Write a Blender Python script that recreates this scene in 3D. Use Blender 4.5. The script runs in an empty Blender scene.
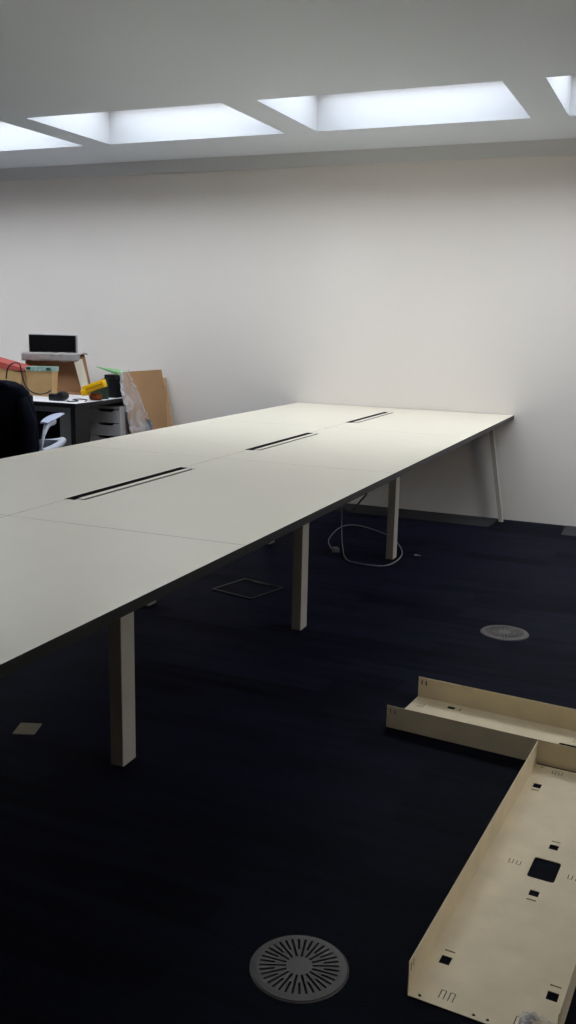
import bpy, bmesh, math, random
from mathutils import Vector, Matrix, noise
random.seed(7)
S = bpy.context.scene
C = S.collection
PI = math.pi

# ------------------------------------------------------------------ materials
def srgb(r, g, b):
    f = lambda v: (v / 255 / 12.92) if v / 255 <= .04045 else ((v / 255 + .055) / 1.055) ** 2.4
    return (f(r), f(g), f(b), 1)

def mat(name, col, rough=.6, spec=.5, metal=0, var=0.0, vscale=8, bump=0.0, bscale=60, alpha=1.0, sheen=0):
    m = bpy.data.materials.new(name); m.use_nodes = True
    nt = m.node_tree; b = nt.nodes['Principled BSDF']
    b.inputs['Base Color'].default_value = col
    b.inputs['Roughness'].default_value = rough
    b.inputs['Specular IOR Level'].default_value = spec
    b.inputs['Metallic'].default_value = metal
    b.inputs['Alpha'].default_value = alpha
    if sheen: b.inputs['Sheen Weight'].default_value = sheen
    tc = nt.nodes.new('ShaderNodeTexCoord')
    if var:
        n = nt.nodes.new('ShaderNodeTexNoise'); n.inputs['Scale'].default_value = vscale
        n.inputs['Detail'].default_value = 4
        nt.links.new(tc.outputs['Object'], n.inputs['Vector'])
        r = nt.nodes.new('ShaderNodeValToRGB')
        r.color_ramp.elements[0].position = .3; r.color_ramp.elements[1].position = .7
        r.color_ramp.elements[0].color = tuple(c * (1 - var) for c in col[:3]) + (1,)
        r.color_ramp.elements[1].color = tuple(min(1, c * (1 + var)) for c in col[:3]) + (1,)
        nt.links.new(n.outputs['Fac'], r.inputs['Fac'])
        nt.links.new(r.outputs['Color'], b.inputs['Base Color'])
    if bump:
        n2 = nt.nodes.new('ShaderNodeTexNoise'); n2.inputs['Scale'].default_value = bscale
        n2.inputs['Detail'].default_value = 3
        nt.links.new(tc.outputs['Object'], n2.inputs['Vector'])
        bp = nt.nodes.new('ShaderNodeBump'); bp.inputs['Strength'].default_value = bump
        bp.inputs['Distance'].default_value = .01
        nt.links.new(n2.outputs['Fac'], bp.inputs['Height'])
        nt.links.new(bp.outputs['Normal'], b.inputs['Normal'])
    return m

M = {}
M['wall'] = mat('wall_paint', (.80, .75, .695, 1), .85, .2, var=.012, vscale=1.5, bump=.05, bscale=180)
M['ceiling'] = mat('ceiling_paint', (.80, .845, .90, 1), .9, .2, var=.01, vscale=2)
M['laminate'] = mat('white_laminate', (.80, .742, .60, 1), .30, .5, var=.012, vscale=5, bump=.02, bscale=300)
M['edge'] = mat('dark_edge', (.008, .0085, .010, 1), .45, .35)
M['leg'] = mat('leg_paint', (.46, .43, .37, 1), .5, .4, var=.02, vscale=20)
M['black'] = mat('black_plastic', (.008, .008, .01, 1), .4, .4, var=.1, vscale=30)
M['blackm'] = mat('black_matt', (.006, .006, .008, 1), .8, .2)
M['tray'] = mat('cream_steel', (.70, .585, .385, 1), .5, .4, var=.07, vscale=11, bump=.02, bscale=90)
M['vent'] = mat('vent_plastic', (.10, .09, .083, 1), .55, .35, var=.05, vscale=60)
M['cable'] = mat('white_cable', (.30, .30, .31, 1), .45, .4)
M['note'] = mat('cream_card', (.45, .41, .30, 1), .8, .2, var=.05, vscale=40)
M['card'] = mat('brown_cardboard', srgb(168, 132, 96), .85, .2, var=.04, vscale=12)
M['card2'] = mat('pale_cardboard', srgb(190, 158, 122), .85, .2, var=.04, vscale=12)
M['cardin'] = mat('carton_brown', srgb(150, 112, 80), .85, .2, var=.06, vscale=12)
M['tan'] = mat('tan_carton', srgb(186, 152, 104), .8, .2, var=.05, vscale=14)
M['foam'] = mat('bubble_wrap', srgb(158, 153, 150), .35, .5, var=.12, vscale=30, bump=.4, bscale=60)
M['flap'] = mat('cream_flap', srgb(205, 195, 175), .7, .3, var=.03, vscale=20)
M['teal'] = mat('teal_print', srgb(150, 178, 168), .6, .3, var=.3, vscale=50)
M['green_dk'] = mat('dark_green_print', srgb(30, 80, 62), .6, .3, var=.2, vscale=50)
M['red'] = mat('red_lid', srgb(176, 78, 68), .6, .3, var=.04, vscale=20)
M['yellow'] = mat('yellow_plastic', srgb(238, 182, 0), .4, .4, var=.06, vscale=25)
M['orange'] = mat('orange_brown', srgb(130, 62, 22), .6, .3, var=.25, vscale=30)
M['green'] = mat('green_plastic', srgb(122, 172, 112), .5, .4, var=.05, vscale=20)
M['olive'] = mat('dark_green', srgb(30, 52, 36), .6, .3, var=.2, vscale=30)
M['white'] = mat('white_paint', (.66, .65, .64, 1), .5, .4, var=.01, vscale=5)
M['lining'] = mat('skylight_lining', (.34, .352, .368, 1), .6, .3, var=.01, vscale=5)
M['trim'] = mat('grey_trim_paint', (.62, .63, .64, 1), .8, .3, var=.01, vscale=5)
M['flapside'] = mat('grey_flap_edge', (.24, .24, .25, 1), .5, .4)  # shadow of the gap beside the flap, put into its side colour
M['white2'] = mat('white_desk', (.80, .80, .82, 1), .35, .5, var=.01, vscale=5)
M['steel'] = mat('desk_leg_paint', (.42, .41, .39, 1), .5, .4, var=.02, vscale=10)
M['screen'] = mat('dark_screen', (.004, .004, .005, 1), .18, .5)
M['bezel'] = mat('grey_bezel', (.35, .36, .38, 1), .35, .5)
M['coat'] = mat('navy_cloth', (.0035, .0045, .010, 1), .95, .1, var=.25, vscale=12, bump=.5, bscale=120)
M['armpad'] = mat('pale_blue_plastic', (.42, .47, .62, 1), .4, .5, var=.03, vscale=20)
M['armwhite'] = mat('pale_plastic', (.62, .66, .74, 1), .35, .5)
M['mesh'] = mat('chair_fabric', (.03, .033, .045, 1), .9, .2, bump=.3, bscale=200)
M['bluegrey'] = mat('blue_grey_tape', srgb(88, 92, 104), .5, .4)
M['socket'] = mat('socket_lid', (.002, .002, .0025, 1), .9, .1)
M['strim'] = mat('socket_trim', (.010, .010, .012, 1), .4, .4)
M['bin'] = mat('grey_plate', (.2, .2, .2, 1), .6, .3)

def carpet(name, base, amp, sheen=0):
    m = bpy.data.materials.new(name); m.use_nodes = True
    nt = m.node_tree; N = nt.nodes; L = nt.links; b = N['Principled BSDF']
    b.inputs['Sheen Weight'].default_value = 0; b.inputs['Sheen Roughness'].default_value = .45; b.inputs['Sheen Tint'].default_value = (.19, .22, .54, 1)
    b.inputs['Roughness'].default_value = .62; b.inputs['Specular IOR Level'].default_value = .04; b.inputs['Specular Tint'].default_value = (.62, .72, 1, 1)
    tc = N.new('ShaderNodeTexCoord')
    mp = N.new('ShaderNodeMapping'); mp.inputs['Location'].default_value = (.06, .305, 0)
    L.new(tc.outputs['Object'], mp.inputs['Vector'])
    br = N.new('ShaderNodeTexBrick')
    br.inputs['Scale'].default_value = 1; br.inputs['Brick Width'].default_value = .5
    br.inputs['Row Height'].default_value = .125; br.inputs['Mortar Size'].default_value = .001
    br.inputs['Color1'].default_value = (0, 0, 0, 1); br.inputs['Color2'].default_value = (1, 1, 1, 1)
    br.inputs['Mortar'].default_value = (.1, .1, .1, 1)
    L.new(mp.outputs[0], br.inputs['Vector'])
    st = N.new('ShaderNodeMapping'); st.inputs['Scale'].default_value = (2.2, 22, 1)
    L.new(tc.outputs['Object'], st.inputs['Vector'])
    n1 = N.new('ShaderNodeTexNoise'); n1.inputs['Scale'].default_value = 1; n1.inputs['Detail'].default_value = 4
    L.new(st.outputs[0], n1.inputs['Vector'])
    n2 = N.new('ShaderNodeTexNoise'); n2.inputs['Scale'].default_value = 260
    L.new(tc.outputs['Object'], n2.inputs['Vector'])
    a = N.new('ShaderNodeMath'); a.operation = 'MULTIPLY_ADD'; a.inputs[1].default_value = .35
    L.new(br.outputs['Color'], a.inputs[0]); L.new(n1.outputs['Fac'], a.inputs[2])
    a2 = N.new('ShaderNodeMath'); a2.operation = 'MULTIPLY_ADD'; a2.inputs[1].default_value = .35
    L.new(n2.outputs['Fac'], a2.inputs[0]); L.new(a.outputs[0], a2.inputs[2])
    r = N.new('ShaderNodeValToRGB')
    r.color_ramp.elements[0].position = .35; r.color_ramp.elements[1].position = 1.0
    r.color_ramp.elements[0].color = tuple(c * (1 - amp) for c in base) + (1,)
    r.color_ramp.elements[1].color = tuple(c * (1 + amp) for c in base) + (1,)
    L.new(a2.outputs[0], r.inputs['Fac']); L.new(r.outputs['Color'], b.inputs['Base Color'])
    if sheen:      # the pile catches a blue sheen, patchy from plank to plank
        mr = N.new('ShaderNodeMapRange'); mr.inputs['From Min'].default_value = .42; mr.inputs['From Max'].default_value = 1.0
        mr.inputs['To Min'].default_value = sheen*.15; mr.inputs['To Max'].default_value = sheen*1.9
        L.new(a2.outputs[0], mr.inputs['Value']); L.new(mr.outputs[0], b.inputs['Sheen Weight'])
    bp = N.new('ShaderNodeBump'); bp.inputs['Strength'].default_value = .4; bp.inputs['Distance'].default_value = .004
    L.new(n2.outputs['Fac'], bp.inputs['Height']); L.new(bp.outputs['Normal'], b.inputs['Normal'])
    return m
M['carpet'] = carpet('navy_carpet', (.0012, .0012, .0014), .8, .088)
M['carpet_grey'] = carpet('grey_carpet', (.045, .045, .047), .3)

def film_mat():
    m = bpy.data.materials.new('clear_film'); m.use_nodes = True
    nt = m.node_tree; N = nt.nodes; L = nt.links; b = N['Principled BSDF']
    b.inputs['Base Color'].default_value = (.86, .86, .90, 1); b.inputs['Roughness'].default_value = .25
    tc = N.new('ShaderNodeTexCoord')
    n = N.new('ShaderNodeTexNoise'); n.inputs['Scale'].default_value = 9; n.inputs['Detail'].default_value = 4
    n.inputs['Distortion'].default_value = 1.0
    L.new(tc.outputs['Object'], n.inputs['Vector'])
    r = N.new('ShaderNodeValToRGB'); r.color_ramp.elements[0].position = .35; r.color_ramp.elements[1].position = .75
    r.color_ramp.elements[0].color = (.10, .10, .10, 1); r.color_ramp.elements[1].color = (.50, .50, .50, 1)
    L.new(n.outputs['Fac'], r.inputs['Fac']); L.new(r.outputs['Color'], b.inputs['Alpha'])
    return m
M['film'] = film_mat()
def glass_mat():
    m = bpy.data.materials.new('skylight_glass'); m.use_nodes = True
    nt = m.node_tree; N = nt.nodes; L = nt.links
    N.remove(N['Principled BSDF'])
    t = N.new('ShaderNodeBsdfTransparent'); t.inputs['Color'].default_value = (.95, .97, .98, 1)
    g = N.new('ShaderNodeBsdfGlossy'); g.inputs['Roughness'].default_value = .05
    mx = N.new('ShaderNodeMixShader'); mx.inputs[0].default_value = .04
    L.new(t.outputs[0], mx.inputs[1]); L.new(g.outputs[0], mx.inputs[2])
    L.new(mx.outputs[0], N['Material Output'].inputs['Surface'])
    return m
M['glass'] = glass_mat()

# ------------------------------------------------------------------ mesh helpers
def nb(): return bmesh.new()
def box(bm, x0, x1, y0, y1, z0, z1, mx=None, bevel=0):
    vs = [bm.verts.new(p) for p in ((x0,y0,z0),(x1,y0,z0),(x1,y1,z0),(x0,y1,z0),(x0,y0,z1),(x1,y0,z1),(x1,y1,z1),(x0,y1,z1))]
    fs = [bm.faces.new([vs[i] for i in f]) for f in ((3,2,1,0),(4,5,6,7),(0,1,5,4),(1,2,6,5),(2,3,7,6),(3,0,4,7))]
    if bevel:
        es = list({e for f in fs for e in f.edges})
        r = bmesh.ops.bevel(bm, geom=es, offset=bevel, segments=2, affect='EDGES', profile=.5)
        vs = list({v for f in r['faces'] for v in f.verts} | {v for v in vs if v.is_valid})
    if mx is not None: bmesh.ops.transform(bm, matrix=mx, verts=[v for v in vs if v.is_valid])
    return vs
def hexa(bm, b4, t4):
    vs = [bm.verts.new(p) for p in list(b4) + list(t4)]
    for f in ((3,2,1,0),(4,5,6,7),(0,1,5,4),(1,2,6,5),(2,3,7,6),(3,0,4,7)): bm.faces.new([vs[i] for i in f])
    bmesh.ops.recalc_face_normals(bm, faces=bm.faces[:])
    return vs
def prism(bm, poly, z0, z1):
    a = [bm.verts.new((x, y, z0)) for x, y in poly]; b = [bm.verts.new((x, y, z1)) for x, y in poly]
    n = len(poly)
    bm.faces.new(b); bm.faces.new(a[::-1])
    for i in range(n): bm.faces.new((a[i], a[(i+1) % n], b[(i+1) % n], b[i]))
    bmesh.ops.recalc_face_normals(bm, faces=bm.faces[:])
    return a + b
def tube(bm, pts, r, seg=8, cap=True):
    pts = [Vector(p) for p in pts]; rings = []
    up = Vector((0, 0, 1)); prev = None
    for i, p in enumerate(pts):
        t = (pts[min(i+1, len(pts)-1)] - pts[max(i-1, 0)]).normalized()
        if prev is None:
            a = t.orthogonal().normalized()
        else:
            a = (prev - t * prev.dot(t)).normalized()
        prev = a; b = t.cross(a)
        rr = r[i] if isinstance(r, (list, tuple)) else r
        rings.append([bm.verts.new(p + (a * math.cos(2*PI*k/seg) + b * math.sin(2*PI*k/seg)) * rr) for k in range(seg)])
    for i in range(len(rings)-1):
        for k in range(seg): bm.faces.new((rings[i][k], rings[i][(k+1) % seg], rings[i+1][(k+1) % seg], rings[i+1][k]))
    if cap: bm.faces.new(rings[0][::-1]); bm.faces.new(rings[-1])
def lathe(bm, prof, cx=0, cy=0, seg=32):
    rings = [[bm.verts.new((cx + r*math.cos(2*PI*k/seg), cy + r*math.sin(2*PI*k/seg), z)) for k in range(seg)] for r, z in prof]
    for i in range(len(rings)-1):
        for k in range(seg): bm.faces.new((rings[i][k], rings[i][(k+1) % seg], rings[i+1][(k+1) % seg], rings[i+1][k]))
    bm.faces.new(rings[0][::-1]); bm.faces.new(rings[-1])
    bmesh.ops.recalc_face_normals(bm, faces=bm.faces[:])
def smooth_path(pts, n=8):
    P = [Vector(p) for p in pts]; out = []
    for i in range(len(P)-1):
        p0 = P[max(i-1,0)]; p1 = P[i]; p2 = P[i+1]; p3 = P[min(i+2, len(P)-1)]
        for k in range(n):
            t = k / n
            out.append(.5*((2*p1)+(-p0+p2)*t+(2*p0-5*p1+4*p2-p3)*t*t+(-p0+3*p1-3*p2+p3)*t**3))
    out.append(P[-1]); return out
def obj(name, bm, m, parent=None, smooth=False, sharp=40):
    me = bpy.data.meshes.new(name)
    bmesh.ops.recalc_face_normals(bm, faces=bm.faces[:])
    bm.to_mesh(me); bm.free()
    ms = m if isinstance(m, (list, tuple)) else [m]
    for k in ms: me.materials.append(M[k])
    o = bpy.data.objects.new(name, me); C.objects.link(o)
    if parent is not None: o.parent = parent
    if smooth:
        for p in me.polygons: p.use_smooth = True
        me.set_sharp_from_angle(angle=math.radians(sharp))
    return o
def tag(o, label, cat, group=None, kind=None):
    o['label'] = label; o['category'] = cat
    if group: o['group'] = group
    if kind: o['kind'] = kind
    return o
def thing(name, label, cat, loc=(0,0,0), rz=0, group=None):
    o = bpy.data.objects.new(name, None); C.objects.link(o)
    o.location = loc; o.rotation_euler = (0, 0, rz); o.empty_display_size = .1
    return tag(o, label, cat, group)
def struct(name, bm, m, parent=None, **k):
    o = obj(name, bm, m, parent, **k)
    if parent is None: o['kind'] = 'structure'
    return o
def copy_tree(o, parent=None):
    c = o.copy(); C.objects.link(c)
    if parent is not None: c.parent = parent
    for ch in list(o.children): copy_tree(ch, c)
    return c
def cut(o, cutter_bm):
    me = bpy.data.meshes.new('cutter'); bmesh.ops.recalc_face_normals(cutter_bm, faces=cutter_bm.faces[:])
    cutter_bm.to_mesh(me); cutter_bm.free()
    co = bpy.data.objects.new('cutter', me); C.objects.link(co)
    md = o.modifiers.new('b', 'BOOLEAN'); md.operation = 'DIFFERENCE'; md.solver = 'EXACT'; md.use_self = True; md.object = co
    par = o.parent; o.parent = None
    bpy.context.view_layer.update()
    dg = bpy.context.evaluated_depsgraph_get()
    new = bpy.data.meshes.new_from_object(o.evaluated_get(dg))
    o.modifiers.clear(); o.data = new; o.parent = par
    bpy.data.objects.remove(co)

# ------------------------------------------------------------------ the room
XL, XR, YR, H = -8.9, 4.9, -8.8, 2.486
YA, YB, CT = -1.621, -.732, .23
Y2A, Y2B = -4.50, -4.14                   # second row, unseen, added to brighten the near end           # skylight wells: front and back edge, depth
bm = nb(); box(bm, XL, XR, YR, 0, -.1, 0); struct('floor', bm, 'carpet')
bm = nb(); box(bm, XL, XR, 0, .15, -.1, H); struct('wall_back', bm, 'wall')
bm = nb(); box(bm, XL-.15, XL, YR, .15, -.1, H); struct('wall_left', bm, 'wall')
WY0, WY1, WZ0, WZ1 = -3.9, -2.5, 1.0, 2.05
bm = nb(); box(bm, XR, XR+.15, YR, WY0, -.1, H); box(bm, XR, XR+.15, WY1, .15, -.1, H)
box(bm, XR, XR+.15, WY0, WY1, -.1, WZ0); box(bm, XR, XR+.15, WY0, WY1, WZ1, H)
struct('wall_right', bm, 'wall')
bm = nb(); box(bm, XL, XR, YR-.15, YR, -.1, H); struct('wall_rear', bm, 'wall')
wells = [(-8.837, -7.522), (-7.312, -5.997), (-5.787, -4.472), (-4.262, -2.947), (-2.737, -1.420), (-1.212, .102), (.305, 1.620), (1.830, 3.145), (3.355, 4.670)]
wells = [w for w in wells if w[0] > XL]
ZT = H + CT
rows_ = [(YA, YB, wells), (Y2A, Y2B, [(-1.212, .102), (.305, 1.620)])]  # last entry: the added skylights over the near end
bm = nb()
box(bm, XL-.15, XR+.15, YR-.15, Y2A, H, ZT)
box(bm, XL-.15, XR+.15, Y2B, YA, H, ZT)
box(bm, XL-.15, XR+.15, YB, .15, H, ZT)
for (ya, yb, ww) in rows_:
    xs = [XL-.15] + [v for w in ww for v in w] + [XR+.15]
    for i in range(0, len(xs), 2): box(bm, xs[i], xs[i+1], ya, yb, H, ZT)
struct('ceiling', bm, 'ceiling')
R1A, R1B = YA, YB
for i, (x0, x1, YA, YB) in enumerate([(w[0], w[1], ya, yb) for ya, yb, ww in rows_ for w in ww]):
    # white lining, frame and glass pane of each skylight
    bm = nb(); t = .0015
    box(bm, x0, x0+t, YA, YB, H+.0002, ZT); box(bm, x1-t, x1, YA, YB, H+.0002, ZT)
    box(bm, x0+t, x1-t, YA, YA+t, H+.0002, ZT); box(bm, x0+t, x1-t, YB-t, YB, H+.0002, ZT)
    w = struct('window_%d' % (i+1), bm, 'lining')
    bm = nb(); f = .05
    box(bm, x0-.03, x0+f, YA-.03, YB+.03, ZT, ZT+.05); box(bm, x1-f, x1+.03, YA-.03, YB+.03, ZT, ZT+.05)
    box(bm, x0+f, x1-f, YA-.03, YA+f, ZT, ZT+.05); box(bm, x0+f, x1-f, YB-f, YB+.03, ZT, ZT+.05)
    fr = obj('window_frame', bm, 'white', w)
    bm = nb(); box(bm, x0+f, x1-f, YA+f, YB-f, ZT+.02, ZT+.03); obj('pane', bm, 'glass', w)
    l = bpy.data.lights.new('skylight_portal', 'AREA'); l.shape = 'RECTANGLE'; l.size = x1-x0-2*f; l.size_y = YB-YA-2*f
    l.cycles.is_portal = True
    lo = bpy.data.objects.new('skylight_portal', l); C.objects.link(lo); lo.location = ((x0+x1)/2, (YA+YB)/2, ZT+.06)
# unseen window in the right-hand wall, added for side light
bm = nb(); f = .05
box(bm, XR+.05, XR+.11, WY0, WY1, WZ0, WZ0+f); box(bm, XR+.05, XR+.11, WY0, WY1, WZ1-f, WZ1)
for yy in (WY0, WY1-f): box(bm, XR+.05, XR+.11, yy, yy+f, WZ0+f, WZ1-f)
w = struct('window_%d' % (len(wells)+3), bm, 'white')
bm = nb(); box(bm, XR+.075, XR+.085, WY0+f, WY1-f, WZ0+f, WZ1-f); obj('pane', bm, 'glass', w)
bm = nb(); box(bm, XR-.06, XR+.05, WY0-.05, WY1+.05, WZ0-.03, WZ0-.0005, bevel=.004); obj('window_sill', bm, 'white', w)
l = bpy.data.lights.new('window_portal', 'AREA'); l.shape = 'RECTANGLE'; l.size = WZ1-WZ0; l.size_y = WY1-WY0
l.cycles.is_portal = True
lo = bpy.data.objects.new('window_portal', l); C.objects.link(lo); lo.location = (XR+.16, (WY0+WY1)/2, (WZ0+WZ1)/2); lo.rotation_euler = (0, PI/2, 0)
# shallow cornice under the ceiling
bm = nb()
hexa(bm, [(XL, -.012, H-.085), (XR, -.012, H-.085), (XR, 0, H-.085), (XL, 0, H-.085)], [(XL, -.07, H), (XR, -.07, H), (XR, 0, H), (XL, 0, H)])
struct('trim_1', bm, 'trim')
# paler edge tiles of carpet along the wall, with one dark tile between them
bm = nb(); prism(bm, [(XL, -.303), (-.072, -.303), (-.048, -.0005), (XL, -.0005)], 0, .002); struct('trim_2', bm, 'carpet_grey')
bm = nb(); prism(bm, [(.404, -.313), (XR, -.313), (XR, -.0005), (.404, -.0005)], 0, .002); struct('trim_3', bm, 'carpet_grey')

# ------------------------------------------------------------------ the long bench desk
bench = thing('bench_desk', 'long white-topped bench desk running from the back wall to the front left', 'desk', (-.8, -2.8, 0))
OX, OY = -.8, -2.8
def L_(x, y): return (x-OX, y-OY)
def top_mesh(poly):
    bm = nb(); prism(bm, [L_(*p) for p in poly], .704, .73)
    for f in bm.faces: f.material_index = 0 if f.normal.z > .5 else 1
    return bm
G = .0008
for k in range(4):
    y1 = -1.4*k - .004*(k == 0); y0 = -1.4*(k+1); g0 = y0+.30; g1 = y1-.31
    y1 -= G; y0 += G
    xs_ = -.815
    r = obj('tabletop', top_mesh([(0, y0), (0, y1), (xs_+G, y1), (xs_+G, g1), (-.754, g1), (-.754, g0), (xs_+G, g0), (xs_+G, y0)]), ['laminate', 'edge'], bench)
    l = obj('tabletop', top_mesh([(-1.6, y0), (xs_-G, y0), (xs_-G, g0), (-.829, g0), (-.829, g1), (xs_-G, g1), (xs_-G, y1), (-1.6, y1)]), ['laminate', 'edge'], bench)
    # cable flap in the slot, hinged strip with a dark gap on its left
    bm = nb(); box(bm, -.7875-OX, -.7635-OX, g0+.02-OY, g1-.02-OY, .722, .7325, bevel=.001)
    for yy in (g0+.001, g1-.021): box(bm, -.7875-OX, -.7545-OX, yy-OY, yy+.019-OY, .715, .7295)
    bm.normal_update()
    for f_ in bm.faces: f_.material_index = 0 if f_.normal.z > .7 else 1
    obj('cable_flap', bm, ['laminate', 'flapside'], r)
    bm = nb(); box(bm, -.828-OX, -.755-OX, g0-.02-OY, g1+.02-OY, .60, .604)
    box(bm, -.850-OX, -.846-OX, g0-.02-OY, g1+.02-OY, .60, .703); box(bm, -.737-OX, -.733-OX, g0-.02-OY, g1+.02-OY, .60, .703)
    box(bm, -.846-OX, -.828-OX, g0-.02-OY, g1+.02-OY, .60, .604); box(bm, -.755-OX, -.737-OX, g0-.02-OY, g1+.02-OY, .60, .604)
    obj('cable_tray', bm, 'blackm', bench)
for k, yc in enumerate((-1.425, -2.806, -4.206)):
    for sx in (-.405, -1.178):
        bm = nb(); box(bm, sx-.022-OX, sx+.022-OX, yc-.036-OY, yc+.036-OY, .004, .704, bevel=.002)
        lg = obj('leg', bm, 'leg', bench)
        bm = nb(); box(bm, sx-.016-OX, sx+.016-OX, yc-.03-OY, yc+.03-OY, 0, .005); obj('glide', bm, 'blackm', lg)
    bm = nb(); box(bm, -1.156-OX, -.427-OX, yc-.02-OY, yc+.02-OY, .66, .703); obj('crossbeam', bm, 'leg', bench)
for yc in (-.085, -5.52):
    for sg in (1, -1):
        xf = -.8 + sg*.775; xt = -.8 + sg*.655; w = .0135
        bm = nb()
        hexa(bm, [(xf-w-OX, yc-.017-OY, 0), (xf+w-OX, yc-.017-OY, 0), (xf+w-OX, yc+.017-OY, 0), (xf-w-OX, yc+.017-OY, 0)],
                 [(xt-w-OX, yc-.017-OY, .704), (xt+w-OX, yc-.017-OY, .704), (xt+w-OX, yc+.017-OY, .704), (xt-w-OX, yc+.017-OY, .704)])
        obj('end_leg', bm, 'leg', bench)
    bm = nb(); box(bm, -1.42-OX, -.18-OX, yc-.02-OY, yc+.02-OY, .66, .703); obj('crossbeam', bm, 'leg', bench)
for sx in (-.405, -1.178):
    bm = nb(); box(bm, sx-.015-OX, sx+.015-OX, -5.5-OY, -.11-OY, .665, .7035); obj('long_rail', bm, 'leg', bench)

# ------------------------------------------------------------------ floor vents
def vent(name, label, x, y, rz):
    t = thing(name, label, 'vent', (x, y, 0), rz, 'round floor vents')
    bm = nb(); n = 36
    hw = .0026; R = [.0285, .052, .085, .091, .101]
    def P(r, th, z): return (r*math.cos(th), r*math.sin(th), z)
    def ring_pts(r, z):
        out = []
        for k in range(n):
            th = 2*PI*k/n; d = math.asin(hw/r)
            out += [bm.verts.new(P(r, th-d, z)), bm.verts.new(P(r, th+d, z)), bm.verts.new(P(r, th+PI/n, z))]
        return out
    zt = [.006, .006, .006, .0058, .0035]
    rs = [ring_pts(r, z) for r, z in zip(R, zt)]
    c = bm.verts.new((0, 0, .0068)); m3 = 3*n
    for i in range(m3): bm.faces.new((c, rs[0][i], rs[0][(i+1) % m3]))
    for j in range(4):
        for i in range(m3):
            k, s = divmod(i, 3)
            if s == 0 and ((j == 1) or (j == 0 and k % 2 == 0)): continue
            bm.faces.new((rs[j][i], rs[j+1][i], rs[j+1][(i+1) % m3], rs[j][(i+1) % m3]))
    o = obj('grille', bm, 'vent', t)
    md = o.modifiers.new('s', 'SOLIDIFY'); md.thickness = .003; md.offset = -1
    bm = nb(); lathe(bm, [(.094, .0003), (.094, .0012)], seg=40); obj('bowl', bm, 'blackm', t)  # flat black disc stands for the shaded pit under the slots
    bm = nb()
    for i in range(48):
        a, b = 2*PI*i/48, 2*PI*(i+1)/48
        for (r0, z0), (r1, z1) in (((.099, .0005), (.104, .0025)), ((.104, .0025), (.1055, .0004))):
            bm.faces.new([bm.verts.new(P(r0, a, z0)), bm.verts.new(P(r1, a, z1)), bm.verts.new(P(r1, b, z1)), bm.verts.new(P(r0, b, z0))])
    obj('rim', bm, 'vent', t)
vent('floor_vent', 'round grey slotted floor vent at the bottom of the photo, left of the cream trays', .439, -4.832, .05)
vent('floor_vent', 'round grey slotted floor vent further back, between the trays and the wall', .433, -2.452, .12)

# ------------------------------------------------------------------ steel trays
TL_, TW, TH, TT = 1.150, .298, .079, .0016
def make_tray():
    t = thing('metal_tray', 'cream steel tray', 'tray', group='cream steel desk trays')
    bm = nb(); box(bm, 0, TL_, 0, TW, .001, .001+TT)
    base = obj('base_panel', bm, 'tray', t)
    k = nb()
    def sq(x, y, a, b, **kw): box(k, x-a/2, x+a/2, y-b/2, y+b/2, -.01, .02)
    for y in (.036, TW-.036):
        sq(.139, y, .027, .023); sq(.172, y, .0042, .023); sq(TL_-.139, y, .027, .023); sq(TL_-.168, y, .0042, .023)
    for s, x0 in ((1, .699), (-1, .472)):
        sq(x0, .149, .024, .023); sq(x0+s*.029, .149, .0042, .023)
    # big rounded opening
    cx, cy, a, b, r = .584, .149, .048, .0335, .008
    poly = []
    for (sx, sy, st) in ((1, 1, 0), (-1, 1, 90), (-1, -1, 180), (1, -1, 270)):
        for q in range(5):
            th = math.radians(st + q*22.5); poly.append((cx+sx*(a-r)+r*math.cos(th), cy+sy*(b-r)+r*math.sin(th)))
    prism(k, poly, -.01, .02)
    def hook(x, y, d, ln):        # U-shaped thin slit opening towards direction d
        w = .0021
        box(k, x-ln/2, x+ln/2, y-.0048-w/2, y-.0048+w/2, -.01, .02)
        box(k, x-ln/2, x+ln/2, y+.0048-w/2, y+.0048+w/2, -.01, .02)
        xe = x + d*ln/2
        box(k, xe-w/2, xe+w/2, y-.0048-w/2, y+.0048+w/2, -.01, .02)
    for y in (.066, .085, TW-.085, TW-.066): hook(.584, y, -1, .02)
    for y in (.063, .082, TW-.082, TW-.063): hook(.036, y, 1, .026); hook(TL_-.03, y, -1, .024)
    for x in (.011, TL_-.011):
        for y in (.023, .135, .163, TW-.023):
            prism(k, [(x+.0036*math.cos(q*PI/6), y+.0036*math.sin(q*PI/6)) for q in range(12)], -.01, .02)
    cut(base, k)
    for y0 in (0, TW-TT):
        bm = nb(); box(bm, 0, TL_, y0, y0+TT, .001+TT, TH); fl = obj('side_flange', bm, 'tray', t)
        k = nb()
        for xx in (.013, .029, TL_-.013, TL_-.029): box(k, xx-.0025, xx+.0025, y0-.01, y0+.01, TH-.029, TH-.011)
        cut(fl, k)
    return t
trayA = make_tray()
trayA.location = (.249, -3.611, .0); trayA.rotation_euler = (0, 0, -math.atan2(.048, .5))
trayA['label'] = 'cream steel tray lying crosswise further back on the carpet'
trayB = copy_tree(trayA)
trayB.rotation_euler = (0, 0, math.atan2(.9975, .0711))
trayB.location = (.670 + .298*.9975, -4.817 - .298*.0711, 0)
trayB['label'] = 'cream steel tray in the bottom right corner, its far end against the other tray'
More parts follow.
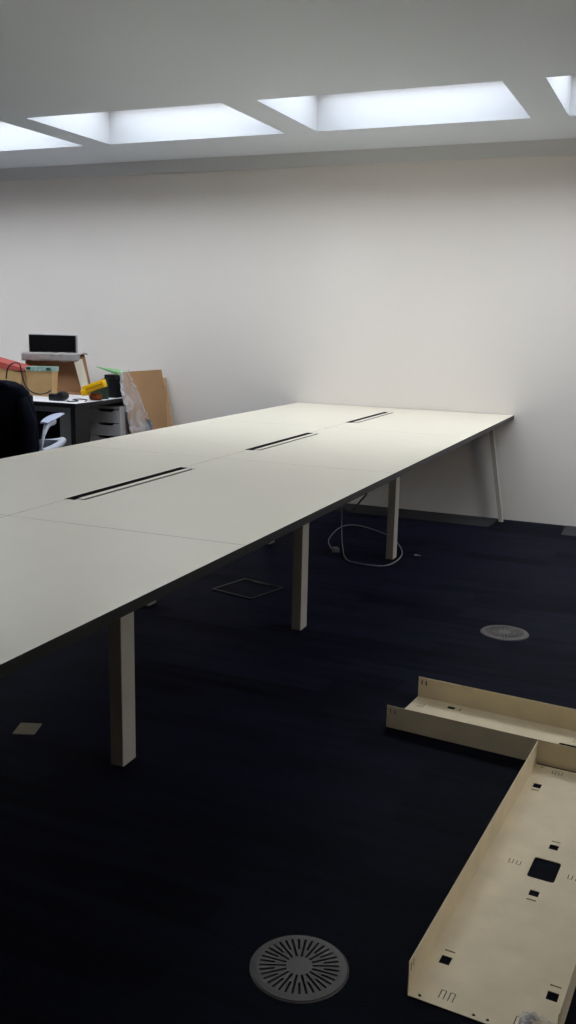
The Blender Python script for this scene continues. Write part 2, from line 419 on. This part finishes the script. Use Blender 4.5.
# crumpled clear wrap on the nearer tray
def crumple(name, cx, cy, cz, sx, sy, sz, rz, m, seed):
    bm = nb(); n = 14
    g = [[bm.verts.new((cx + math.cos(rz)*(i/n-.5)*sx - math.sin(rz)*(j/n-.5)*sy, cy + math.sin(rz)*(i/n-.5)*sx + math.cos(rz)*(j/n-.5)*sy,
          cz + sz*max(.03, abs(noise.noise(Vector((i*.26, j*.26, seed))))*1.6*math.sin(PI*i/n)**.5*math.sin(PI*j/n)**.5 if 0 < i < n and 0 < j < n else .03))) for j in range(n+1)] for i in range(n+1)]
    for i in range(n):
        for j in range(n): bm.faces.new((g[i][j], g[i+1][j], g[i+1][j+1], g[i][j+1]))
    o = obj(name, bm, m)
    md = o.modifiers.new('s', 'SOLIDIFY'); md.thickness = .0006
    return o
tag(crumple('plastic_wrap', .925, -4.795, .0032, .07, .05, .03, -.1, 'film', 3.3), 'crumpled clear plastic wrap on the near end of the nearer cream tray', 'plastic wrap')

# ------------------------------------------------------------------ small things on the carpet
bm = nb(); box(bm, -.036, .036, -.042, .042, 0, .0022, bevel=.0006)
o = obj('cardboard_square', bm, 'note'); o.location = (-.817, -4.146, 0); o.rotation_euler = (0, 0, math.radians(20))
tag(o, 'small cream square of card lying on the carpet under the bench desk', 'card')
sx0 = thing('floor_socket', 'dark square floor socket lid with metal trim, flush in the carpet under the bench desk', 'floor socket', (-.87, -2.36, 0), math.radians(-14))
bm = nb(); box(bm, -.12, .12, -.12, .12, 0, .004, bevel=.001); obj('lid', bm, 'carpet', sx0)
bm = nb()
for a in ((-.13, .13, .12, .13), (-.13, .13, -.13, -.12)): box(bm, a[0], a[1], a[2], a[3], 0, .006)
for a in ((-.13, -.12), (.12, .13)): box(bm, a[0], a[1], -.12, .12, 0, .006)
obj('trim', bm, 'strim', sx0)
bm = nb(); box(bm, -.05, .05, .1, .112, .004, .008, bevel=.001); obj('lid_handle', bm, 'strim', sx0)
bm = nb(); lathe(bm, [(.006, 0), (.011, .002), (.009, .006), (.003, .008)], seg=10)
box(bm, .008, .03, -.003, .003, .001, .005)
o = obj('screw', bm, 'cable'); o.location = (-.297, -1.288, 0); tag(o, 'tiny pale loose screw on the carpet right of the white cable loop', 'screw')

cb = thing('power_cable', 'thin white power cable hanging under the bench desk and looped on the carpet', 'cable', (-.71, -1.41, 0))
def rel(pts, o): return [(p[0]-o[0], p[1]-o[1], p[2]-o[2]) for p in pts]
pts = [(-.76, -1.33, .60), (-.752, -1.335, .45), (-.75, -1.33, .25), (-.742, -1.335, .08), (-.715, -1.38, .008), (-.649, -1.531, .0045), (-.575, -1.618, .0045), (-.407, -1.628, .0045), (-.357, -1.504, .0045),
       (-.385, -1.266, .0045), (-.515, -.984, .0045), (-.62, -.854, .0045), (-.8, -.72, .0045), (-.909, -.711, .0045), (-.94, -.856, .0045), (-.885, -1.171, .0045), (-.80, -1.361, .006), (-.77, -1.41, .012)]
bm = nb(); tube(bm, rel(smooth_path(pts, 7), (-.71, -1.41, 0)), .0034, 8); obj('cord', bm, 'cable', cb, smooth=True)
bm = nb(); mx = Matrix.Translation((-.035, -.02, .014)) @ Matrix.Rotation(-1.0, 4, 'Z')
box(bm, -.022, .028, -.018, .018, -.0135, .0135, mx, bevel=.004)
pl = obj('plug', bm, 'cable', cb)
bm = nb()
for a, b in ((-.011, -.006), (.006, -.006), (0, .006)): box(bm, .028, .045, a-.003, a+.003, b-.002, b+.002, mx)
obj('pin', bm, 'strim', pl)
o = nb(); tube(o, smooth_path([(-.82, -.62, .60), (-.81, -.64, .42), (-.80, -.688, .25), (-.80, -.83, .20), (-.80, -.997, .17), (-.79, -1.16, .2), (-.80, -1.28, .30), (-.81, -1.32, .60)], 6), .006, 8)
o = obj('power_cable', o, 'black', smooth=True); tag(o, 'black cable sagging beneath the bench desk beside the white cable', 'cable')

# ------------------------------------------------------------------ desk in the far corner
dk = thing('corner_desk', 'white-topped office desk with dark edges against the back wall, in the far left corner', 'desk', (-3.645, -.56, 0))
DX, DY = -3.645, -.56
bm = nb(); box(bm, -.8, .8, -.49, .46, .698, .73, bevel=.0015)
for f in bm.faces: f.material_index = 0 if f.normal.z > .9 else 1
obj('desktop', bm, ['white2', 'edge'], dk)
for sg in (1, -1):
    a = sorted((sg*.625, sg*.735))
    for yy in (-.44, .40):
        bm = nb(); box(bm, a[0], a[1], yy, yy+.06, 0, .698, bevel=.003); obj('leg', bm, 'steel', dk)
    bm = nb(); b = sorted((sg*.745, sg*.785)); box(bm, b[0], b[1], -.475, -.30, 0, .698, bevel=.002); obj('side_panel', bm, 'black', dk)
bm = nb(); box(bm, -.62, .62, .43, .45, .12, .698); obj('modesty_panel', bm, 'black', dk)
bm = nb(); box(bm, -.62, .62, -.43, -.41, .655, .698); obj('front_rail', bm, 'bezel', dk)

dr = thing('drawer_unit', 'white drawer unit with curved cut-out grips under the right end of the corner desk', 'drawers', (-2.99, -.32, 0))
W2 = .152; D2 = .18
bm = nb(); box(bm, -W2, W2, -D2, D2, .645, .665, bevel=.002)
box(bm, -W2, -W2+.015, -D2, D2, .02, .645); box(bm, W2-.015, W2, -D2, D2, .02, .645); box(bm, -W2+.015, W2-.015, D2-.01, D2, .02, .645)
box(bm, -W2+.015, W2-.015, -D2+.03, D2-.01, .02, .035)
obj('body', bm, 'white', dr)
zs = [.643, .538, .438, .300, .030]
for i in range(4):
    bm = nb(); z1, z0 = zs[i]-.003, zs[i+1]+.003
    box(bm, -W2+.0165, W2-.0165, -D2-.0, -D2+.018, z0, z1)
    f = obj('drawer', bm, 'white', dr)
    k = nb(); n = 10
    poly = [(-.055, z1+.01), (.095, z1+.01)] + [(.095 - .15*q/n, z1 - .017*min(1, 2.6*math.sin(PI*q/n))) for q in range(n+1)]
    a = [k.verts.new((x, -D2-.01, z)) for x, z in poly]; b2 = [k.verts.new((x, -D2+.03, z)) for x, z in poly]
    k.faces.new(a); k.faces.new(b2[::-1])
    for q in range(len(poly)): k.faces.new((a[q], a[(q+1) % len(poly)], b2[(q+1) % len(poly)], b2[q]))
    cut(f, k)
    bm = nb(); box(bm, -W2+.03, W2-.03, -D2+.02, D2-.03, z0, z1-.035); obj('drawer_box', bm, 'blackm', f)
for x in (-W2+.03, W2-.03):
    for y in (-D2+.04, D2-.04):
        bm = nb(); box(bm, x-.02, x+.02, y-.02, y+.02, 0, .02); obj('foot', bm, 'black', dr)

# monitor
mo = thing('monitor', 'black flat monitor standing behind the open carton on the corner desk', 'monitor', (-3.637, -.235, .73))
bm = nb(); box(bm, -.234, .234, -.012, .004, .165, .450, bevel=.003); sc = obj('housing', bm, 'bezel', mo)
bm = nb(); box(bm, -.226, .226, -.0145, -.0115, .172, .444); obj('screen', bm, 'screen', sc)
bm = nb(); box(bm, -.03, .03, .0045, .022, .012, .30, bevel=.004); obj('stand', bm, 'bezel', mo)
bm = nb(); box(bm, -.11, .11, -.07, .10, 0, .012, bevel=.004); obj('base', bm, 'bezel', mo)

# open carton on its side in front of the monitor
ct = thing('cardboard_carton', 'open brown carton on its side wrapped in bubble wrap, below the monitor', 'box', (-3.475, -.44, .73), math.radians(0))
bm = nb(); hexa(bm, [(-.29, .06, 0), (.30, .06, 0), (.30, .07, 0), (-.29, .07, 0)], [(-.30, .10, .300), (.205, .10, .306), (.205, .11, .306), (-.30, .11, .300)])
obj('back_panel', bm, 'cardin', ct)
bm = nb(); box(bm, -.29, .298, .0, .06, 0, .012); obj('bottom_panel', bm, 'cardin', ct)
bm = nb(); hexa(bm, [(-.29, 0, .012), (-.276, 0, .012), (-.276, .06, .012), (-.29, .06, .012)], [(-.302, .03, .27), (-.288, .03, .27), (-.288, .10, .28), (-.302, .10, .28)])
obj('side_panel', bm, 'cardin', ct)
bm = nb(); hexa(bm, [(.286, .0, .012), (.300, .0, .012), (.300, .06, .012), (.286, .06, .012)], [(.196, .03, .27), (.210, .03, .27), (.210, .10, .298), (.196, .10, .298)])
obj('side_panel', bm, 'cardin', ct)
bm = nb(); hexa(bm, [(.262, -.012, .02), (.335, -.012, .02), (.335, -.002, .02), (.262, -.002, .02)], [(.172, .012, .265), (.244, .012, .275), (.244, .022, .275), (.172, .022, .265)])
obj('flap', bm, 'flap', ct)
bm = nb(); n = 24
rows = []
for i in range(n+1):
    u = i/n; x = -.325 + u*.555
    row = []
    for j in range(9):
        th = j/8
        if th < .5: y = .012; z = .245 + th*2*.060
        else: y = .012 + (th-.5)*2*.11; z = .300 + .012*math.sin((th-.5)*2*PI)
        q = noise.noise(Vector((u*9, th*4, 1.2)))
        row.append(bm.verts.new((x, y - .006*abs(q), z + .006*q + .008*u)))
    rows.append(row)
for i in range(n):
    for j in range(8): bm.faces.new((rows[i][j], rows[i+1][j], rows[i+1][j+1], rows[i][j+1]))
w = obj('bubble_wrap', bm, 'foam', ct, smooth=True); md = w.modifiers.new('s', 'SOLIDIFY'); md.thickness = .006; md.offset = -1

# tan box with teal band
tb = thing('tan_box', 'small tan box with a teal and white printed band, in front of the open carton', 'box', (-3.425, -.66, .73))
bm = nb()
hexa(bm, [(-.108, -.03, 0), (.108, -.03, 0), (.108, .03, 0), (-.108, .03, 0)], [(-.120, -.035, .195), (.122, -.035, .20), (.122, .035, .20), (-.120, .035, .195)])
obj('body', bm, 'tan', tb)
bm = nb()
hexa(bm, [(-.122, -.039, .185), (.124, -.039, .190), (.124, .039, .190), (-.122, .039, .185)], [(-.125, -.039, .218), (.127, -.039, .224), (.127, .039, .224), (-.125, .039, .218)])
obj('lid', bm, 'teal', tb)
for x in (-.095, .09):
    bm = nb(); box(bm, x-.02, x+.02, -.0415, -.0385, .196, .214); obj('printed_mark', bm, 'green_dk', tb)
bm = nb(); tube(bm, smooth_path([(-.02+x, -.075, z) for x, z in ((-.28, .12), (-.265, .19), (-.22, .235), (-.15, .235), (-.13, .16), (-.10, .075), (-.04, .03), (.03, .018), (.09, .028), (.13, .05))], 6), .0055, 8)
o = obj('black_cable', bm, 'black', smooth=True); o.location = (-3.41, -.652, .73)
tag(o, 'thick black cable curving around the front of the tan box', 'cable')

# red lidded box at the left edge
rb = thing('red_box', 'tan cardboard box with a slanting red lid at the left edge of the photo', 'box', (-3.78, -.60, .73))
bm = nb(); hexa(bm, [(-.20, -.06, 0), (.15, -.06, 0), (.15, .1, 0), (-.20, .1, 0)], [(-.20, -.06, .205), (.165, -.06, .170), (.165, .1, .170), (-.20, .1, .205)])
obj('body', bm, 'tan', rb)
bm = nb(); hexa(bm, [(-.21, -.066, .200), (.20, -.066, .178), (.20, .106, .178), (-.21, .106, .200)], [(-.21, -.066, .275), (.205, -.066, .196), (.205, .106, .196), (-.21, .106, .275)])
obj('lid', bm, 'red', rb)

# dark rounded device on the desk
dv = thing('webcam', 'small black rounded device at the front edge of the corner desk', 'device', (-3.09, -.92, .73))
bm = nb(); box(bm, -.065, .03, -.03, .03, 0, .05, bevel=.012); obj('body', bm, 'black', dv, smooth=True)
bm = nb(); lathe(bm, [(.0, -.04), (.03, -.036), (.034, -.02), (.034, .02), (.028, .034), (.0, .036)][1:-1], seg=20)
bmesh.ops.transform(bm, matrix=Matrix.Translation((.042, 0, .036)) @ Matrix.Rotation(PI/2, 4, 'X'), verts=bm.verts[:])
obj('barrel', bm, 'black', dv, smooth=True)
bm = nb(); tube(bm, smooth_path([(-3.0, -.92, .737), (-2.97, -.97, .734), (-2.93, -.93, .734), (-2.96, -.86, .734), (-3.02, -.84, .734), (-3.03, -.76, .734), (-2.94, -.78, .734), (-2.87, -.90, .734)], 6), .0035, 8)
o = obj('thin_cable', bm, 'black', smooth=True); tag(o, 'thin black cable lying on the corner desk beside the small black device', 'cable')

# things at the right end of the corner desk
Zd = .73
bk = thing('file_box', 'upright black box at the right end of the corner desk', 'box', (-2.925, -.43, Zd))
bm = nb(); box(bm, -.046, .046, -.068, .068, 0, .165, bevel=.003); obj('body', bm, 'blackm', bk)
bm = nb(); box(bm, -.050, .050, -.072, .072, .140, .172, bevel=.002); obj('lid', bm, 'black', bk)
bm = nb()
hexa(bm, [(-3.118, -.40, .950), (-2.862, -.50, .903), (-2.850, -.38, .903), (-2.93, -.355, .903)],
         [(-3.118, -.40, .953), (-2.862, -.50, .922), (-2.850, -.38, .922), (-2.93, -.355, .935)])
o = obj('green_folder', bm, 'green'); tag(o, 'pale green plastic folder lying on top of the upright black box', 'folder')
bm = nb()
bmesh.ops.create_icosphere(bm, subdivisions=3, radius=1)
for v in bm.verts:
    q = 1 + .18*noise.noise(v.co*1.7)
    v.co = Vector((v.co.x*.05*q, v.co.y*.045*q, max(-.02, v.co.z*.03*q)))
o = obj('orange_pouch', bm, 'orange', smooth=True); o.location = (-2.90, -.72, Zd+.0205); tag(o, 'small orange-brown pouch squashed under the right end of the yellow case', 'pouch')
yc_ = thing('yellow_case', 'bright yellow plastic case tilted beside the upright black box', 'case', (-2.888, -.76, .830))
yc_.rotation_euler = (0, math.radians(-20), math.radians(8))
bm = nb(); box(bm, -.085, .092, -.03, .03, -.029, .027, bevel=.006); yb = obj('body', bm, 'yellow', yc_, smooth=True)
bm = nb(); box(bm, -.104, -.058, -.034, .034, -.040, .006, bevel=.008); obj('end_cap', bm, 'yellow', yc_, smooth=True)
bm = nb(); box(bm, -.06, .085, -.0315, -.0295, -.004, -.001); obj('groove', bm, 'orange', yb)
bm = nb(); hexa(bm, [(-3.02, -.64, .73), (-2.88, -.64, .73), (-2.88, -.59, .73), (-3.02, -.59, .73)], [(-3.01, -.64, .835), (-2.88, -.64, .885), (-2.88, -.59, .885), (-3.01, -.59, .835)])
o = obj('green_pouch', bm, 'olive'); tag(o, 'dark green pouch just behind the yellow case', 'pouch')

# cardboard leaning on the desk side and on the wall
G2 = 'flat cardboard leaning by the back wall'
bm = nb(); d = Vector((-.012, .003, -.002))
q4 = [Vector(p) for p in ((-2.688, -.45, .006), (-2.575, -.05, .006), (-2.747, -.05, .930), (-2.860, -.45, .923))]
hexa(bm, [q4[0], q4[1], q4[1]+d, q4[0]+d], [q4[3], q4[2], q4[2]+d, q4[3]+d])
lo = min(v.co.z for v in bm.verts)
for v in bm.verts: v.co.z -= lo if v.co.z < .1 else 0
tag(obj('cardboard_sheet', bm, 'card'), 'large flat brown cardboard sheet leaning on the right edge of the corner desk', 'cardboard', G2)
bm = nb(); hexa(bm, [(-2.76, -.16, 0), (-2.468, -.20, 0), (-2.468, -.185, 0), (-2.76, -.145, 0)], [(-2.90, -.018, .86), (-2.737, -.018, .865), (-2.737, -.004, .865), (-2.90, -.004, .86)])
o = obj('cardboard_sheet', bm, 'card2'); tag(o, 'paler cardboard sheet leaning on the back wall, showing right of the large brown one', 'cardboard', G2)
Lf = [(-2.835, -.493, .935), (-2.825, -.503, .852), (-2.810, -.509, .757), (-2.787, -.497, .645), (-2.763, -.485, .532), (-2.745, -.483, .42), (-2.71, -.485, .2), (-2.68, -.49, .012)]
Rt = [(-2.828, -.41, .938), (-2.805, -.379, .847), (-2.777, -.341, .747), (-2.747, -.306, .632), (-2.709, -.253, .498), (-2.675, -.204, .394), (-2.61, -.12, .2), (-2.56, -.07, .012)]
Lp, Rp = smooth_path(Lf, 6), smooth_path(Rt, 6); n = 16; rows = []; bm = nb()
for i, (a, b) in enumerate(zip(Lp, Rp)):
    row = []
    for j in range(n+1):
        u = j/n; p = a.lerp(b, u)
        nz = noise.noise(Vector((u*7, i*.22, 4.1)))
        row.append(bm.verts.new(p + Vector((.018*abs(nz) + .012*math.sin(PI*u), -.010*abs(nz), .006*nz))))
    rows.append(row)
for i in range(len(rows)-1):
    for j in range(n): bm.faces.new((rows[i][j], rows[i+1][j], rows[i+1][j+1], rows[i][j+1]))
fm = tag(obj('plastic_film', bm, 'film', smooth=True, sharp=60), 'crumpled clear plastic film over the left side of the large leaning cardboard sheet', 'plastic film')
for P_, r_ in ((Lp, .016), (Rp, .007)):
    bm = nb(); tube(bm, [p + Vector((.006*math.sin(i*1.7)+.008, -.006, .004*math.cos(i*2.3))) for i, p in enumerate(P_)], [r_*(.45+.55*abs(math.sin(i*.9))) for i in range(len(P_))], 7)
    obj('gathered_edge', bm, 'film', fm, smooth=True)
bm = nb(); a = [Vector(p) for p in ((-2.715, -.325, .474), (-2.700, -.272, .477), (-2.708, -.268, .546), (-2.726, -.322, .573))]
d = Vector((-.004, .001, 0)); hexa(bm, a, [p+d for p in a]); obj('blue_grey_patch', bm, 'bluegrey', fm)

# ------------------------------------------------------------------ office chair with coat
hd = math.radians(20)                      # chair faces +y turned 20 degrees to the left
ch = thing('office_chair', 'office chair with pale blue-grey arms, hidden under the navy coat, at the corner desk', 'chair', (-3.02, -1.50, 0), hd)
bm = nb(); box(bm, -.24, .24, -.22, .26, .43, .49, bevel=.025); obj('seat', bm, 'mesh', ch, smooth=True)
bm = nb()
for i in (0,):
    pts = [(.262, -.24, .470), (.270, -.10, .468), (.270, .12, .474), (.258, .25, .485)]
    tube(bm, smooth_path(pts, 6), .024, 10)
    tube(bm, smooth_path([(-x, y, z) for x, y, z in pts], 6), .024, 10)
    tube(bm, smooth_path([(.258, .25, .485), (.12, .29, .46), (-.12, .29, .46), (-.258, .25, .485)], 6), .024, 10)
obj('seat_frame', bm, 'armwhite', ch, smooth=True)
bm = nb(); box(bm, -.225, .225, -.27, -.235, .52, .84, bevel=.015); obj('backrest', bm, 'mesh', ch, smooth=True)
bm = nb(); tube(bm, smooth_path([(0, -.10, .40), (0, -.21, .42), (0, -.225, .55), (0, -.225, .70)], 6), .022, 10); obj('back_bar', bm, 'armwhite', ch, smooth=True)
for sg in (1, -1):
    bm = nb(); n = 14; rings = []
    for i in range(n+1):
        u = i/n; y = -.20 + u*.40; w = .040*math.sin(PI*(.12+.80*u))**.5; h = .012*math.sin(PI*(.1+.82*u))**.5
        zc = .655 + .022*math.sin(PI*u*.6) ; rings.append([bm.verts.new((sg*.27 + w*math.cos(2*PI*k/14), y, zc + h*math.sin(2*PI*k/14))) for k in range(14)])
    for i in range(n):
        for k in range(14): bm.faces.new((rings[i][k], rings[i][(k+1) % 14], rings[i+1][(k+1) % 14], rings[i+1][k]))
    bm.faces.new(rings[0]); bm.faces.new(rings[-1][::-1])
    ar = obj('armrest', bm, 'armpad', ch, smooth=True)
    bm = nb(); pp = smooth_path([(sg*.272, -.02, .648), (sg*.275, -.13, .638), (sg*.276, -.19, .605), (sg*.270, -.225, .55), (sg*.255, -.235, .47)], 6)
    tube(bm, pp, [.028 - .018*min(1, i/16) for i in range(len(pp))], 10); obj('arm_support', bm, 'armwhite', ar, smooth=True)
bm = nb(); tube(bm, [(0, 0, .10), (0, 0, .26)], .03, 14); tube(bm, [(0, 0, .26), (0, 0, .425)], .018, 14); obj('gas_column', bm, 'black', ch, smooth=True)
for k in range(5):
    a = 2*PI*k/5 + .3; c_, s_ = math.cos(a), math.sin(a)
    bm = nb(); tube(bm, [(.02*c_, .02*s_, .11), (.15*c_, .15*s_, .10), (.29*c_, .29*s_, .075)], [.022, .018, .013], 8); lg = obj('base_leg', bm, 'armwhite', ch, smooth=True)
    bm = nb()
    for q in (-1, 1):
        lathe(bm, [(.012, -.009), (.026, -.009), (.028, 0), (.026, .009), (.012, .009)], seg=16)
        vs = [v for v in bm.verts if abs(v.co.x) < .03 and abs(v.co.y) < .03 and v.co.z < .02]
        bmesh.ops.transform(bm, matrix=Matrix.Translation((.29*c_ - s_*.014*q, .29*s_ + c_*.014*q, .028)) @ Matrix.Rotation(a, 4, 'Z') @ Matrix.Rotation(PI/2, 4, 'X'), verts=vs)
    tube(bm, [(.29*c_, .29*s_, .03), (.29*c_, .29*s_, .075)], .007, 8)
    obj('caster', bm, 'black', lg, smooth=True)

# the coat over the chair back: one draped shell, shoulders, folds and a hanging collar
ct2 = thing('coat', 'dark navy coat draped over the back of the office chair', 'coat', (-3.05, -1.50, -.045), hd)
bm = nb()
secs = [(.22, .262, .066), (.30, .270, .070), (.42, .274, .072), (.55, .276, .070), (.68, .274, .066), (.78, .264, .062), (.85, .246, .058), (.90, .222, .054), (.935, .188, .048), (.955, .140, .040), (.965, .07, .026)]
rings = []; seg = 56
zz = []
for i in range(len(secs)-1):
    for k in range(3):
        t = k/3; zz.append(tuple(secs[i][q]*(1-t)+secs[i+1][q]*t for q in range(3)))
zz.append(secs[-1])
for z, hw_, hd_ in zz:
    ring = []
    for k in range(seg):
        a = 2*PI*k/seg; ca, sa = math.cos(a), math.sin(a)
        fold = 1 + (.10*math.sin(9*a + 3*z) + .07*noise.noise(Vector((ca*3, sa*3, z*2.2)))) * min(1, max(.12, (.93-z)/.3))
        x = hw_*math.copysign(abs(ca)**.55, ca); y = hd_*math.copysign(abs(sa)**.7, sa)*fold
        ring.append(bm.verts.new((x*(1+.02*(fold-1)*5), -.258 + y, z + .006*math.sin(3*a))))
    rings.append(ring)
for i in range(len(rings)-1):
    for k in range(seg): bm.faces.new((rings[i][k], rings[i][(k+1) % seg], rings[i+1][(k+1) % seg], rings[i+1][k]))
bm.faces.new(rings[-1])
o = obj('coat_body', bm, 'coat', ct2, smooth=True, sharp=80); md = o.modifiers.new('s', 'SOLIDIFY'); md.thickness = .006; md.offset = -1
for sg in (1, -1):      # sleeves hanging at the sides of the back
    bm = nb(); pp = smooth_path([(sg*.20, -.31, .86), (sg*.232, -.335, .74), (sg*.236, -.345, .58), (sg*.225, -.342, .42), (sg*.22, -.335, .30)], 5)
    tube(bm, [p + Vector((.004*math.sin(i*1.3), 0, 0)) for i, p in enumerate(pp)], [.03 + .022*min(1, i/5) - .010*max(0, (i-10)/10) for i in range(len(pp))], 14)
    obj('sleeve', bm, 'coat', ct2, smooth=True)
bm = nb(); pp = smooth_path([(-.11, -.29, .925), (-.06, -.325, .962), (0, -.335, .968), (.06, -.325, .962), (.11, -.29, .925)], 6)
tube(bm, pp, .018, 10); obj('collar', bm, 'coat', ct2, smooth=True)

# ------------------------------------------------------------------ light
wd = bpy.data.worlds.new('sky'); S.world = wd; wd.use_nodes = True
nt = wd.node_tree; bg = nt.nodes['Background']
bg.inputs['Strength'].default_value = 9.4
# overcast sky: cool overhead, warmer towards the horizon
tc = nt.nodes.new('ShaderNodeTexCoord'); sp = nt.nodes.new('ShaderNodeSeparateXYZ'); rp = nt.nodes.new('ShaderNodeValToRGB')
nt.links.new(tc.outputs['Generated'], sp.inputs[0]); nt.links.new(sp.outputs['Z'], rp.inputs['Fac'])
rp.color_ramp.elements[0].position = .0; rp.color_ramp.elements[0].color = (.92, .73, .52, 1)
rp.color_ramp.elements[1].position = .35; rp.color_ramp.elements[1].color = (.895, .925, 1.0, 1)
nt.links.new(rp.outputs['Color'], bg.inputs['Color'])

# ------------------------------------------------------------------ camera
cam = bpy.data.cameras.new('camera'); co = bpy.data.objects.new('camera', cam); C.objects.link(co)
r = Vector((0.9184669, 0.39495228, 0.0207664)); u = Vector((-0.09917456, 0.17916659, 0.9788073)); f = Vector((-0.38286153, 0.90106161, -0.2037278))
co.matrix_world = Matrix(((r.x, u.x, -f.x, 1.07228), (r.y, u.y, -f.y, -6.43489), (r.z, u.z, -f.z, 1.34111), (0, 0, 0, 1)))
cam.sensor_fit = 'VERTICAL'; cam.sensor_height = 36; cam.lens = 928.149/1024*36; cam.clip_start = .05
S.camera = co
S.view_settings.view_transform = 'Standard'; S.view_settings.look = 'None'; S.view_settings.gamma = 1
S.view_settings.use_curve_mapping = False; S.view_settings.exposure = 0.0
